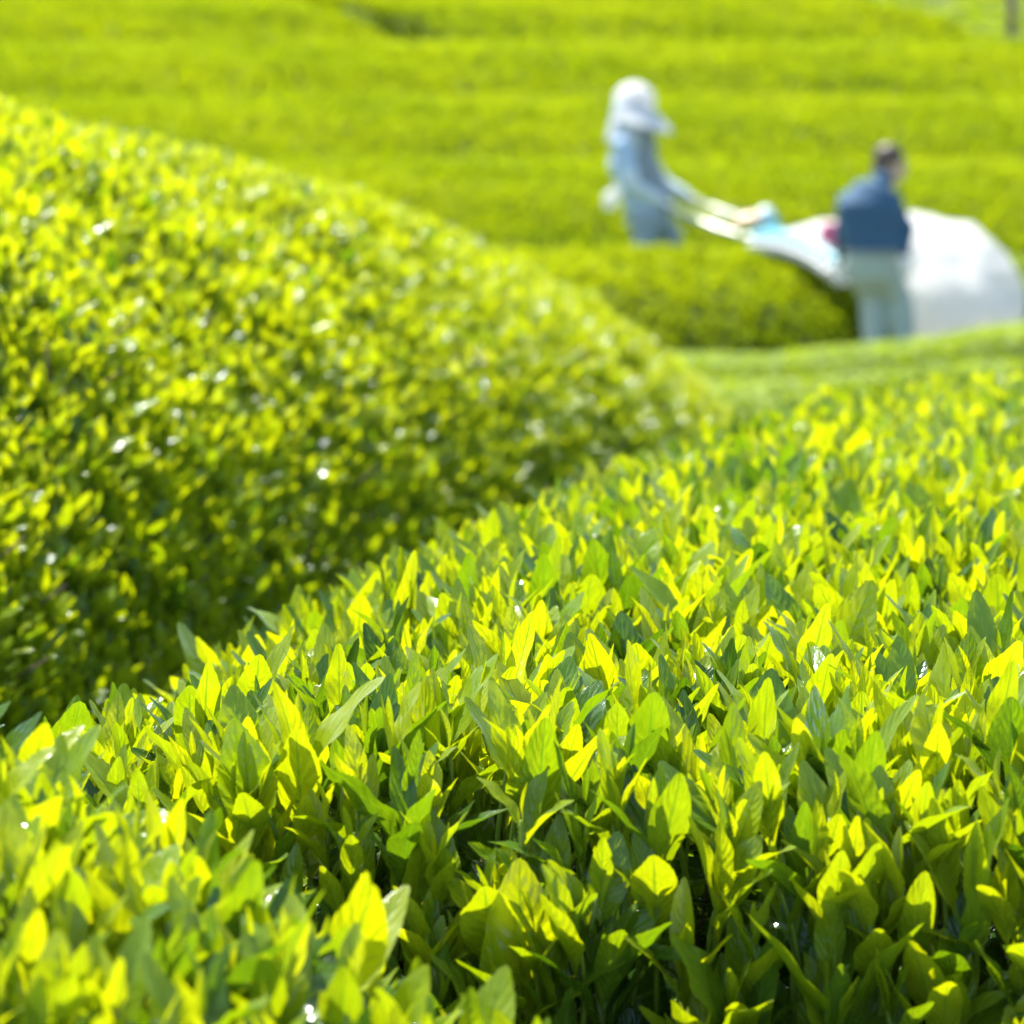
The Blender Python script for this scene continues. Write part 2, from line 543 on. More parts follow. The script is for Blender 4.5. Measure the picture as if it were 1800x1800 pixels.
class Hedge:
    """a clipped tea row: rows = (x, y, crest z, half width); domed cross section"""
    def __init__(s, rows, px=2.2, pz=0.4, ds=0.08, lump=0.03, taper=(0.35, 0.35), seed=0, nq=33, shear=0.0):
        rows = np.array(rows, float)
        seg = np.concatenate([[0], np.cumsum(np.linalg.norm(np.diff(rows[:, :2], axis=0), axis=1))])
        n = max(8, int(seg[-1] / ds))
        t = np.linspace(0, seg[-1], n)
        # smooth interpolation: piecewise linear then blurred
        f = [np.interp(t, seg, rows[:, k]) for k in range(4)]
        k = max(1, int(0.5 / ds))
        ker = np.hanning(2 * k + 3)[1:-1]; ker /= ker.sum()
        def sm(a):
            e = np.concatenate([2 * a[0] - a[1:len(ker) // 2 + 1][::-1], a, 2 * a[-1] - a[-len(ker) // 2:-1][::-1]])
            return np.convolve(e, ker, 'same')[len(ker) // 2: len(ker) // 2 + len(a)]
        if n > 3 * len(ker): f = [sm(a) for a in f]
        x, y, zc, w = f
        tx, ty = np.gradient(x), np.gradient(y)
        l = np.hypot(tx, ty); tx /= l; ty /= l
        nx, ny = ty, -tx                                   # to the right of travel
        e = np.ones(n)
        if taper[0] > 0: e = np.minimum(e, np.sqrt(np.clip(1 - (1 - np.clip(t / taper[0], 0, 1)) ** 2.4, 0, 1)))
        if taper[1] > 0: e = np.minimum(e, np.sqrt(np.clip(1 - (1 - np.clip((seg[-1] - t) / taper[1], 0, 1)) ** 2.4, 0, 1)))
        th = np.linspace(0, math.pi, nq)
        # evenly spaced along the outline
        qq = np.linspace(-1, 1, 801); hh = np.clip(1 - np.abs(qq) ** px, 0, 1) ** pz
        arc = np.concatenate([[0], np.cumsum(np.hypot(np.diff(qq), 0.8 * np.diff(hh)))])
        q = np.interp(np.linspace(0, arc[-1], nq), arc, qq); h = np.interp(np.linspace(0, arc[-1], nq), arc, hh)
        G = ground_z(x[:, None] + nx[:, None] * w[:, None] * q, y[:, None] + ny[:, None] * w[:, None] * q) - 0.03
        E = e[:, None]
        X = x[:, None] + nx[:, None] * w[:, None] * q * (0.35 + 0.65 * E)
        Y = y[:, None] + ny[:, None] * w[:, None] * q * (0.35 + 0.65 * E)
        X = X - shear * (Y - y[:, None])
        Z = G + (zc - ground_z(x, y) + 0.03)[:, None] * h * np.maximum(E, 0.02)
        o = seed * 3.7
        lumps = lump * (np.sin(X * 4.3 + Y * 2.9 + o) * np.sin(Y * 5.1 - X * 1.7 + o * 2) + 0.6 * np.sin(X * 11 + o) * np.sin(Y * 9.3 + o))
        Z = Z + lumps * np.clip((Z - G) * 2.5, 0, 1)
        s.P = np.stack([X, Y, Z], 2)
        du = np.gradient(s.P, axis=0); dv = np.gradient(s.P, axis=1)
        s.N = -unit(np.cross(du, dv))
        s.N[s.N[..., 2] < -0.2] *= -1
        s.h = h * np.clip(E * 1.35 - 0.3, 0, 1)
        s.base = Vector((float(x[n // 2]), float(y[n // 2]), float(ground_z(x[n // 2], y[n // 2]))))
        s.n, s.nq = n, nq

    def body(s, name, mat, parent, inset):
        P = s.P - s.N * inset
        n, m = s.n, s.nq
        f = [(i * m + k, (i + 1) * m + k, (i + 1) * m + k + 1, i * m + k + 1) for i in range(n - 1) for k in range(m - 1)]
        f.append(tuple(range(m))); f.append(tuple((n - 1) * m + k for k in reversed(range(m))))
        return link(name, mesh_from(name, P.reshape(-1, 3), f, mat), parent)

    def sample(s, density, r_min=0.0, keep=None):
        A, B, C, D = s.P[:-1, :-1], s.P[1:, :-1], s.P[1:, 1:], s.P[:-1, 1:]
        area = 0.5 * (np.linalg.norm(np.cross(B - A, C - A), axis=2) + np.linalg.norm(np.cross(C - A, D - A), axis=2))
        a = area.ravel(); n = int(a.sum() * density)
        idx = rng.choice(len(a), n, p=a / a.sum())
        i, k = np.divmod(idx, s.nq - 1)
        u, v = rng.random((2, n))[:, :, None]
        def bl(T): return (T[i, k] * (1 - u) + T[i + 1, k] * u) * (1 - v) + (T[i, k + 1] * (1 - u) + T[i + 1, k + 1] * u) * v
        p, nn, h = bl(s.P), unit(bl(s.N)), bl(s.h[..., None])[:, 0]
        if keep is not None:
            m = keep(p); p, nn, h = p[m], nn[m], h[m]
        if r_min:
            seen, ok = {}, []
            c = np.floor(p / r_min).astype(int)
            for j in range(len(p)):
                key = tuple(c[j])
                if key in seen: continue
                seen[key] = 1; ok.append(j)
            p, nn, h = p[ok], nn[ok], h[ok]
        return p, nn, h


def quats(xa, ya, za):
    """quaternions (w, x, y, z) of frames whose columns are xa, ya, za"""
    m = np.stack([xa, ya, za], 2)
    tr = m[:, 0, 0] + m[:, 1, 1] + m[:, 2, 2]
    q = np.empty((len(m), 4))
    w = np.sqrt(np.maximum(0, 1 + tr)) / 2
    q[:, 0] = w
    q[:, 1] = np.copysign(np.sqrt(np.maximum(0, 1 + m[:, 0, 0] - m[:, 1, 1] - m[:, 2, 2])) / 2, m[:, 2, 1] - m[:, 1, 2])
    q[:, 2] = np.copysign(np.sqrt(np.maximum(0, 1 - m[:, 0, 0] + m[:, 1, 1] - m[:, 2, 2])) / 2, m[:, 0, 2] - m[:, 2, 0])
    q[:, 3] = np.copysign(np.sqrt(np.maximum(0, 1 - m[:, 0, 0] - m[:, 1, 1] + m[:, 2, 2])) / 2, m[:, 1, 0] - m[:, 0, 1])
    return q / np.linalg.norm(q, axis=1, keepdims=True)


def perp(a):
    r = unit(np.cross(a, np.array([0.31, 0.17, 0.93]) + 0 * a + 0.0))
    bad = np.linalg.norm(np.cross(a, np.array([0.31, 0.17, 0.93])), axis=1) < 0.2
    r[bad] = unit(np.cross(a[bad], np.array([1.0, 0, 0])))
    return r


def leaf_frames(axis, theta, az):
    u = perp(axis); v = np.cross(axis, u)
    rad = u * np.cos(az)[:, None] + v * np.sin(az)[:, None]
    l = axis * np.cos(theta)[:, None] + rad * np.sin(theta)[:, None]
    nn = axis * np.sin(theta)[:, None] - rad * np.cos(theta)[:, None]
    return np.cross(l, nn), l, nn


def shoots(p, n, h, up_bias=0.9, size=1.0, count=5, lean=0.10, dark=0.2, fresh=0.0):
    """leaves and stems of upright flush shoots that stand on points p"""
    N = len(p)
    axis = unit(n * (1 - up_bias) + np.array([0, 0, up_bias]) + rng.normal(0, lean, (N, 3)))
    L = rng.uniform(0.035, 0.075, N) * size
    vig = np.clip(rng.normal(1.0, 0.2, N), 0.55, 1.45) * size
    youth = np.clip((h - 0.2) / 0.45, 0, 1)                     # shoots on the flanks are fewer and older
    base = np.where(rng.random(N) < dark, rng.uniform(0.2, 0.5, N), rng.uniform(0.5 + fresh, 1.0, N))
    az0 = rng.uniform(0, 6.283, N)
    out = []
    sx, sl, sn = leaf_frames(axis, np.zeros(N), az0)
    out.append((p - axis * 0.02, quats(sx, axis, np.cross(sx, axis)), L + 0.02, rng.choice(STEMS, N), base))
    for i in range(count):
        f = 1 - i / count
        th = np.radians(np.clip(rng.normal([4, 11, 17, 23, 32, 44][i], [3, 6, 7, 9, 12, 14][i], N), 0, 100))
        az = az0 + i * 2.4 + rng.normal(0, 0.35, N)
        xa, la, na = leaf_frames(axis, th, az)
        # roll the blade a little about its own length
        ro = rng.normal(0, 0.25, N)[:, None]
        xr = xa * np.cos(ro) + na * np.sin(ro); nr = np.cross(xr, la)
        ln = vig * np.array([0.033, 0.049, 0.059, 0.064, 0.064, 0.06])[i] * rng.uniform(0.82, 1.16, N)
        pos = p + axis * (L * (0.22 + 0.78 * f))[:, None]
        tint = np.clip(base + [0.12, 0.08, 0.02, -0.08, -0.2, -0.3][i] + rng.normal(0, 0.13, N), 0.1, 1) * (0.55 + 0.45 * youth)
        var = rng.choice(BUD if i == 0 else YOUNG, N)
        out.append((pos, quats(xr, la, nr), ln, var, tint))
    return [np.concatenate([o[k] for o in out]) for k in range(5)]


def mature(p, n, depth, size=(0.045, 0.072), tint=(0.0, 0.36)):
    N = len(p)
    axis = unit(n * 0.6 + np.array([0, 0, 0.35]) + rng.normal(0, 0.35, (N, 3)))
    xa, la, na = leaf_frames(axis, np.radians(rng.uniform(35, 100, N)), rng.uniform(0, 6.283, N))
    pos = p - n * rng.uniform(*depth, N)[:, None]
    return [pos, quats(xa, la, na), rng.uniform(*size, N), rng.choice(OLD, N), rng.uniform(*tint, N)]


def twigs(p, n, depth):
    N = len(p)
    axis = unit(n * 0.5 + np.array([0, 0, 0.6]) + rng.normal(0, 0.3, (N, 3)))
    xa, la, na = leaf_frames(axis, np.zeros(N), rng.uniform(0, 6.283, N))
    return [p - n * depth - axis * 0.08, quats(xa, la, na), rng.uniform(0.10, 0.18, N), np.full(N, TWIGS[0]), rng.uniform(0, 1, N)]


def join(*a): return [np.concatenate([x[k] for x in a]) for k in range(5)]


FWD = np.array([0, math.cos(PITCH), -math.sin(PITCH)]); UPV = np.array([0, math.sin(PITCH), math.cos(PITCH)])


def project(p):
    """photo pixel and depth of world points (only used to choose which leaves become objects of their own)"""
    d = p - np.array([0, 0, CAM_Z])
    z = d @ FWD
    return 900 + 5000 * d[:, 0] / z, 900 - 5000 * (d @ UPV) / z, z


def rot_q(q, v):
    w, u = q[:, :1], q[:, 1:]
    t = 2 * np.cross(u, v)
    return v + w * t + np.cross(u, t)


H1 = Hedge([(-1.9, 2.43, 1.08, 0.40), (-0.95, 1.67, 1.05, 0.40), (-0.45, 1.27, 0.985, 0.40), (-0.20, 1.07, 0.86, 0.40), (0.10, 0.83, 0.70, 0.40), (0.7, 0.35, 0.66, 0.40)], px=4, pz=0.32, lump=0.012, taper=(0, 0), seed=1, ds=0.05)
AX = np.array([0.21, 0.978])
def along(o, t): return o + AX * t
o2 = np.array([0.44, 1.42])
H2 = Hedge([(*along(o2, -0.08), 0.875, 1.0), (*along(o2, 0.4), 0.875, 1.0), (*along(o2, 1.2), 0.86, 1.0), (*along(o2, 2.6), 0.79, 0.98), (*along(o2, 3.9), 0.71, 0.98), (*along(o2, 5.2), 0.61, 0.98)], px=5.0, pz=0.28, lump=0.010, taper=(0.11, 0.5), seed=2, ds=0.05)
o3 = np.array([-1.48, 2.63])
H3 = Hedge([(*along(o3, -1.6), 1.31, 1.02), (*along(o3, 1.0), 1.30, 1.02), (*along(o3, 2.6), 1.205, 1.02), (*along(o3, 4.4), 1.00, 1.02), (*along(o3, 5.4), 0.80, 1.02), (*along(o3, 6.3), 0.61, 1.0), (*along(o3, 7.3), 0.38, 0.9)], px=2.6, pz=0.46, lump=0.025, taper=(0, 1.5), seed=3)

near = []
for H, den, sz, mat_n, rm, dark, name, label in (
        (H1, 2900, 0.84, 900, 0.0215, 0.20, 'tea_hedge', 'blurred nearest tea hedge with tall yellow-green shoots in the bottom left corner'),
        (H2, 2700, 0.96, 1500, 0.0235, 0.26, 'tea_hedge', 'sharply focused tea hedge of serrated leaves with a dark shaded end facing the viewer'),
        (H3, 4800, 0.68, 600, 0.0178, 0.05, 'tea_hedge', 'big domed tea hedge sparkling with highlights that slopes down across the left half')):
    root = empty(name, H.base, label, 'hedge', 'tea hedges in the plantation')
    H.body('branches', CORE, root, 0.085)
    def infront(p): return p[:, 1] > 0.55
    p, n, h = H.sample(den, rm, infront)
    k = rng.random(len(p)) < np.clip((h - 0.12) / 0.4, 0.05, 1)
    far = p[:, 1] > 7
    k &= ~(far & (rng.random(len(p)) < 0.35))
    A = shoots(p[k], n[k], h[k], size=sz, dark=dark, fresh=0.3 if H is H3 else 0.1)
    q, m, g = H.sample(mat_n, 0, infront)
    B = mature(q, m, (0.0, 0.09) if H is H2 else (0.03, 0.09), size=(0.05, 0.08) if H is H2 else (0.045, 0.072))
    q, m, g = H.sample(110, 0, infront)
    C = twigs(q, m, 0.02)
    near.append([root, join(A, B, C), len(near)])

# which single leaves show largest: splat a few points of every leaf into a small depth buffer
RES = 360
gx, gy = np.meshgrid(np.linspace(-0.15, 0.15, 5), np.linspace(0.08, 0.95, 12))
pts = np.stack([gx.ravel() * (1 - np.abs(gy.ravel() - 0.5)), gy.ravel(), 0 * gx.ravel()], 1)
ids, pix, dep = [], [], []
for root, D, hi in near:
    X, Y, Zd = project(D[0])
    cand = np.where((X > -60) & (X < 1860) & (Y > -60) & (Y < 1900) & (Zd > 0.4) & ~np.isin(D[3], STEMS + TWIGS))[0]
    for q in pts:
        w = D[0][cand] + rot_q(D[1][cand], q[None, :] * D[2][cand][:, None])
        x, y, z = project(w)
        ok = (x >= 0) & (x < 1800) & (y >= 0) & (y < 1800)
        pix.append(((y[ok] * RES / 1800).astype(int) * RES + (x[ok] * RES / 1800).astype(int)))
        ids.append(cand[ok] + hi * 10_000_000); dep.append(z[ok])
ids, pix, dep = map(np.concatenate, (ids, pix, dep))
order = np.argsort(-dep, kind='stable')
buf = np.full(RES * RES, -1, dtype=np.int64)
buf[pix[order]] = ids[order]
seen, cnt = np.unique(buf[buf >= 0], return_counts=True)
for root, D, hi in near:
    mine = (seen // 10_000_000) == hi
    sel = seen[mine][np.argsort(-cnt[mine])][:300] % 10_000_000
    base = Vector(root.location)
    for j in sel:
        o = bpy.data.objects.new('leaf', SHAPES[int(D[3][j])])
        COL.objects.link(o)
        o.parent = root
        o.location = Vector(D[0][j]) - base
        o.rotation_mode = 'QUATERNION'
        o.rotation_quaternion = D[1][j]
        o.scale = (float(D[2][j]),) * 3
        o['tint'] = float(D[4][j])
    rest = np.ones(len(D[0]), bool); rest[sel] = False
    D = [a[rest] for a in D]
    st = np.isin(D[3], STEMS + TWIGS)
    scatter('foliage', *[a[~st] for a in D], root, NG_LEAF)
    scatter('stems', *[a[st] for a in D], root, NG_LEAF)


def far_scatter(H, root, density, cut=None, name='foliage', size=(0.85, 1.35), tint=(0.5, 1.0), variants=(0, 1, 2, 3), lift=0.0):
    p, n, h = H.sample(density, 0, cut)
    N = len(p)
    axis = unit(n * 0.25 + np.array([0, 0, 0.75]) + rng.normal(0, 0.18, (N, 3)))
    az = rng.uniform(0, 6.283, N)
    u = perp(axis); v = np.cross(axis, u)
    xa = u * np.cos(az)[:, None] + v * np.sin(az)[:, None]
    q = quats(xa, np.cross(axis, xa), axis)
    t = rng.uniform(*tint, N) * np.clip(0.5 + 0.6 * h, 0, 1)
    # broad waves of lighter and darker tint along the slope
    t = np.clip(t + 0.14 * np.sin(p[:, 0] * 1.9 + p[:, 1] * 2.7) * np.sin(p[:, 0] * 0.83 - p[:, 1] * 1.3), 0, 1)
    return scatter(name, p + n * lift, q, rng.uniform(*size, N), rng.choice(variants, N), t, root, NG_CLUMP)


GRP = 'tea hedges in the plantation'
# the trimmed pale hedge in front of the harvesters
HP = Hedge([(-0.6, 15.6, 0.00, 0.95), (1.2, 15.2, -0.02, 0.95), (2.0, 15.05, 0.06, 0.95), (2.8, 14.95, 0.19, 0.95), (7.5, 14.6, 0.6, 0.95)], px=2.6, pz=0.4, lump=0.015, taper=(0.4, 0), seed=4, ds=0.15)
root = empty('tea_hedge', HP.base, 'low pale green hedge already harvested, directly at the feet of the two workers', 'hedge', GRP)
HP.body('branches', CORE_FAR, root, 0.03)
far_scatter(HP, root, 900, tint=(0.2, 1.0), variants=(4, 5, 6), name='trimmed_foliage')

HQ = Hedge([(-0.6, 13.6, -0.02, 0.95), (1.0, 13.3, 0.0, 0.95), (2.0, 13.2, 0.10, 0.95), (3.2, 13.0, 0.22, 0.95), (6.5, 12.8, 0.45, 0.95)], px=2.2, pz=0.5, lump=0.02, taper=(0.4, 0), seed=21, ds=0.15)
root = empty('tea_hedge', HQ.base, 'pale harvested hedge just beyond the far edge of the sharp front hedge', 'hedge', GRP)
HQ.body('branches', CORE_FAR, root, 0.03)
far_scatter(HQ, root, 900, tint=(0.2, 1.0), variants=(4, 5, 6), name='trimmed_foliage')

# the hedge being harvested
def h4z(x): return 0.26 + 0.022 * x
H4 = Hedge([(x, 19.72 - 0.02 * x, h4z(x), 1.06) for x in (-9, -6, -3, 0, 1, 2, 3, 4, 6, 9)], px=2.0, pz=0.6, lump=0.03, taper=(0, 0), seed=5, ds=0.15)
def uncut(p): return p[:, 0] < 2.12 - (p[:, 1] - 19.75) * 0.42 + 0.04 * np.sin(p[:, 1] * 17)
root = empty('tea_hedge', H4.base, 'yellow-green hedge under the harvester between the two workers, trimmed right of them', 'hedge', GRP)
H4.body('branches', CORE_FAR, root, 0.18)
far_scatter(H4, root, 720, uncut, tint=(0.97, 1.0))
far_scatter(H4, root, 900, lambda p: ~uncut(p), 'trimmed_foliage', tint=(0.2, 1.0), variants=(4, 5, 6), lift=-0.07)

# rows up the slope
row_labels = ['first unbroken yellow-green tea row directly behind the white-hatted worker', 'second tea row up the slope behind the two workers',
              'third tea row up the slope, running just below the pale grass bank', 'fourth tea row up the slope, between the short dark gap and the pale grass',
              'short tea row left of the dark gap near the top']
def hill_row(d, x0, x1, label, seed, zoff=-0.13, hw=1.42, taper=(0, 0), bend=0.0, shear=0.0):
    rows = []
    for x in np.linspace(x0, x1, 14):
        y = d - 0.10 * x + bend * x * x
        rows.append((x, y, float(ground_z(x, y)) + 0.52 + zoff, hw))
    H = Hedge(rows, px=2.0, pz=0.46, lump=0.022, taper=taper, seed=seed, ds=0.1 if shear else 0.2, nq=25, shear=shear)
    root = empty('tea_hedge', H.base, label, 'hedge', GRP)
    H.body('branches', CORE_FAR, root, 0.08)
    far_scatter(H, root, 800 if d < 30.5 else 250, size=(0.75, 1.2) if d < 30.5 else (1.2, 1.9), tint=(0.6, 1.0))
hill_row(22.3, -9, 9, row_labels[0], 6)
hill_row(24.2, -10, 10, row_labels[1], 7)
hill_row(26.1, -10, 10, row_labels[2], 8)
hill_row(28.0, -1.25, 4.1, row_labels[3], 9, taper=(0.15, 0.5), shear=0.9)
hill_row(27.95, -11, -1.68, row_labels[4], 10, taper=(0, 0.15), shear=0.9)
hill_row(29.9, -12, 3.5, 'tea row along the very top edge, behind the short dark gap', 11)
hill_row(31.8, -12, 3.5, 'highest tea row of the slope, beyond the row behind the dark gap', 12)

# pale grass bank at the right end of the upper rows
def grass_bank():
    N = 24000
    x = rng.uniform(3.3, 11.0, N); y = rng.uniform(24.6, 40, N) - 0.1 * x
    z = ground_z(x, y)
    p = np.stack([x, y, z], 1)
    k = (y + 0.1 * x > 27.3)
    p = p[k]; N = len(p)
    ax = unit(np.array([0, 0, 1.0]) + rng.normal(0, 0.3, (N, 3)))
    az = rng.uniform(0, 6.28, N); u = perp(ax); v = np.cross(ax, u)
    xa = u * np.cos(az)[:, None] + v * np.sin(az)[:, None]
    o = scatter('grass', p, quats(xa, np.cross(ax, xa), ax), rng.uniform(1.2, 2.2, N), rng.choice([4, 5, 6], N), rng.uniform(0.3, 1, N), None, NG_CLUMP)
    tag(o, 'pale grass on the bank beside the upper tea rows', 'grass', kind='stuff')
grass_bank()

# ------------------------------------------------------------------ post and stone on the bank
def bank_things():
    wood = plain('weathered_wood', (0.20, 0.15, 0.10), 0.85, 0.35, 14, bump=0.5)
    x, y = 4.72, 27.3
    z = float(ground_z(x, y))
    r = empty('post', (x, y, z), 'weathered brown wooden post on the pale bank in the top right corner', 'post')
    g = Geo()
    pts = [(x + 0.012 * math.sin(5 * t), y, z - 0.1 + 1.5 * t) for t in np.linspace(0, 1, 8)]
    g.loft(pts, [0.048 - 0.008 * t + 0.003 * math.sin(20 * t) for t in np.linspace(0, 1, 8)], n=12, round_ends=False)
    g.part('shaft', wood, r)
    g = Geo()
    for k in range(2):
        zz = z + 0.5 + 0.45 * k
        ring = [(x + 0.055 * math.cos(a), y + 0.055 * math.sin(a), zz + 0.006 * math.sin(3 * a)) for a in np.linspace(0, 6.283, 17)]
        g.tube(ring, 0.004, 6)
    g.part('wire', plain('dull_wire', (0.35, 0.36, 0.37), 0.5, metal=0.9), r)
    st = plain('blue_grey_stone', (0.24, 0.28, 0.31), 0.85, 0.4, 9, bump=0.6)
    bm = bmesh.new()
    bmesh.ops.create_icosphere(bm, subdivisions=3, radius=1)
    for v in bm.verts:
        s = 1 + 0.3 * noise.noise(v.co * 1.6) + 0.1 * noise.noise(v.co * 4)
        v.co = Vector((v.co.x * 0.11 * s, v.co.y * 0.10 * s, v.co.z * 0.08 * s))
    me = bpy.data.meshes.new('stone'); bm.to_mesh(me); bm.free(); me.materials.append(st)
    o = bpy.data.objects.new('stone', me); COL.objects.link(o)
    o.location = (4.80, 26.95, float(ground_z(4.80, 26.95)) + 0.10)
    tag(o, 'blue-grey stone lying at the foot of the brown post', 'stone')
bank_things()

# ------------------------------------------------------------------ people
SKIN = plain('skin', (0.60, 0.41, 0.29), 0.5, 0.06, 20)
GLOVE = plain('white_glove', (0.82, 0.82, 0.80), 0.8, 0.05, 60, bump=0.2)
HAT = plain('white_cotton', (0.86, 0.87, 0.88), 0.85, 0.03, 40, bump=0.2, transl=0.5)
SHIRT1 = plain('light_blue_cotton', (0.42, 0.57, 0.74), 0.85, 0.2, 18, bump=0.3)
VEST1 = plain('grey_vest', (0.22, 0.27, 0.30), 0.85, 0.2, 25, bump=0.3)
SLEEVE1 = plain('pale_sleeve', (0.60, 0.70, 0.74), 0.85, 0.1, 25, bump=0.3)
TROUS1 = plain('blue_grey_work_trousers', (0.30, 0.38, 0.44), 0.9, 0.2, 22, bump=0.3)
SHIRT2 = plain('dark_denim', (0.034, 0.098, 0.175), 0.8, 0.25, 26, bump=0.35)
TROUS2 = plain('grey_green_trousers', (0.36, 0.44, 0.38), 0.9, 0.15, 20, bump=0.3)
HAIR = plain('dark_hair', (0.060, 0.040, 0.027), 0.5, 0.3, 60, bump=0.5)
BOOT = plain('rubber_boot', (0.03, 0.03, 0.035), 0.5, 0.2, 20)
EYE = plain('eye', (0.05, 0.035, 0.03), 0.2, 0.1)


def head_shape(g, c, f, up, r=0.098):
    """skull, jaw, nose, brow, ears; f = facing direction"""
    f = Vector(f).normalized(); up = (Vector(up) - f * f.dot(Vector(up))).normalized(); s = up.cross(f)
    M = Matrix((s, f, up)).transposed()
    c = Vector(c)
    g.ball(c + up * 0.02 - f * 0.012, r * 0.80, r * 0.98, r * 1.02, M)
    g.ball(c - up * 0.05 + f * 0.025, r * 0.62, r * 0.66, r * 0.72, M)
    g.ball(c - up * 0.098 + f * 0.055, r * 0.30, r * 0.28, r * 0.26, M)
    g.loft([c + f * 0.088 + up * 0.012, c + f * 0.106 - up * 0.022, c + f * 0.096 - up * 0.036], [0.008, 0.014, 0.016], n=8)
    g.ball(c + f * 0.080 - up * 0.066, 0.024, 0.012, 0.008, M)
    g.ball(c + f * 0.078 + up * 0.030, 0.045, 0.014, 0.010, M)
    for k in (-1, 1):
        g.ball(c + s * k * 0.082 - f * 0.010 - up * 0.012, 0.010, 0.020, 0.032, M)
    return s, f, up, M


def hand(name, mat, parent, wrist, d, palm_n, curl=1.0, thumb=1, sc=1.0):
    """a gripping hand: palm, four unequal bent fingers and a thumb from the side of the palm"""
    d = Vector(d).normalized(); pn = Vector(palm_n); pn = (pn - d * pn.dot(d)).normalized(); s = d.cross(pn) * thumb
    w = Vector(wrist)
    g = Geo()
    g.loft([w - d * 0.03, w, w + d * 0.045 * sc, w + d * 0.085 * sc], [(0.026, 0.02), (0.027, 0.018), (0.038, 0.016), (0.040, 0.014)], side=s, n=12)
    for k, (off, L) in enumerate(((0.030, 0.072), (0.010, 0.080), (-0.010, 0.075), (-0.030, 0.058))):
        p = w + d * 0.085 * sc + s * off
        a, pts = 0.0, [p - d * 0.012]
        for j, fr in enumerate((0.42, 0.32, 0.26)):
            pts.append(p); a += curl * (0.7, 0.85, 0.65)[j] * (1 + 0.06 * k)
            p = p + (d * math.cos(a) + pn * math.sin(a)) * L * fr
        pts.append(p)
        g.loft(pts, [0.0105, 0.0105, 0.0098, 0.0090, 0.0078], n=8, side=s)
    p0 = w + d * 0.025 + s * 0.026
    p1 = p0 + (s * 0.75 + d * 0.55 + pn * 0.3).normalized() * 0.036
    p2 = p1 + (s * 0.15 + d * 0.75 + pn * 0.65).normalized() * 0.030
    p3 = p2 + (d * 0.55 + pn * 0.8 - s * 0.25).normalized() * 0.024
    g.loft([p0 - s * 0.01, p0, p1, p2, p3], [0.014, 0.014, 0.012, 0.011, 0.009], n=8)
    return g.fused(name, mat, parent, 0.0045, 3)


def limb(a, b, c, n=4):
    a, b, c = Vector(a), Vector(b), Vector(c)
    return [a.lerp(b, t) for t in np.linspace(0, 1, n)] + [b.lerp(c, t) for t in np.linspace(0, 1, n)[1:]]


def taper(r0, r1, r2, n=4):
    return [r0 + (r1 - r0) * t for t in np.linspace(0, 1, n)] + [r1 + (r2 - r1) * t for t in np.linspace(0, 1, n)[1:]]


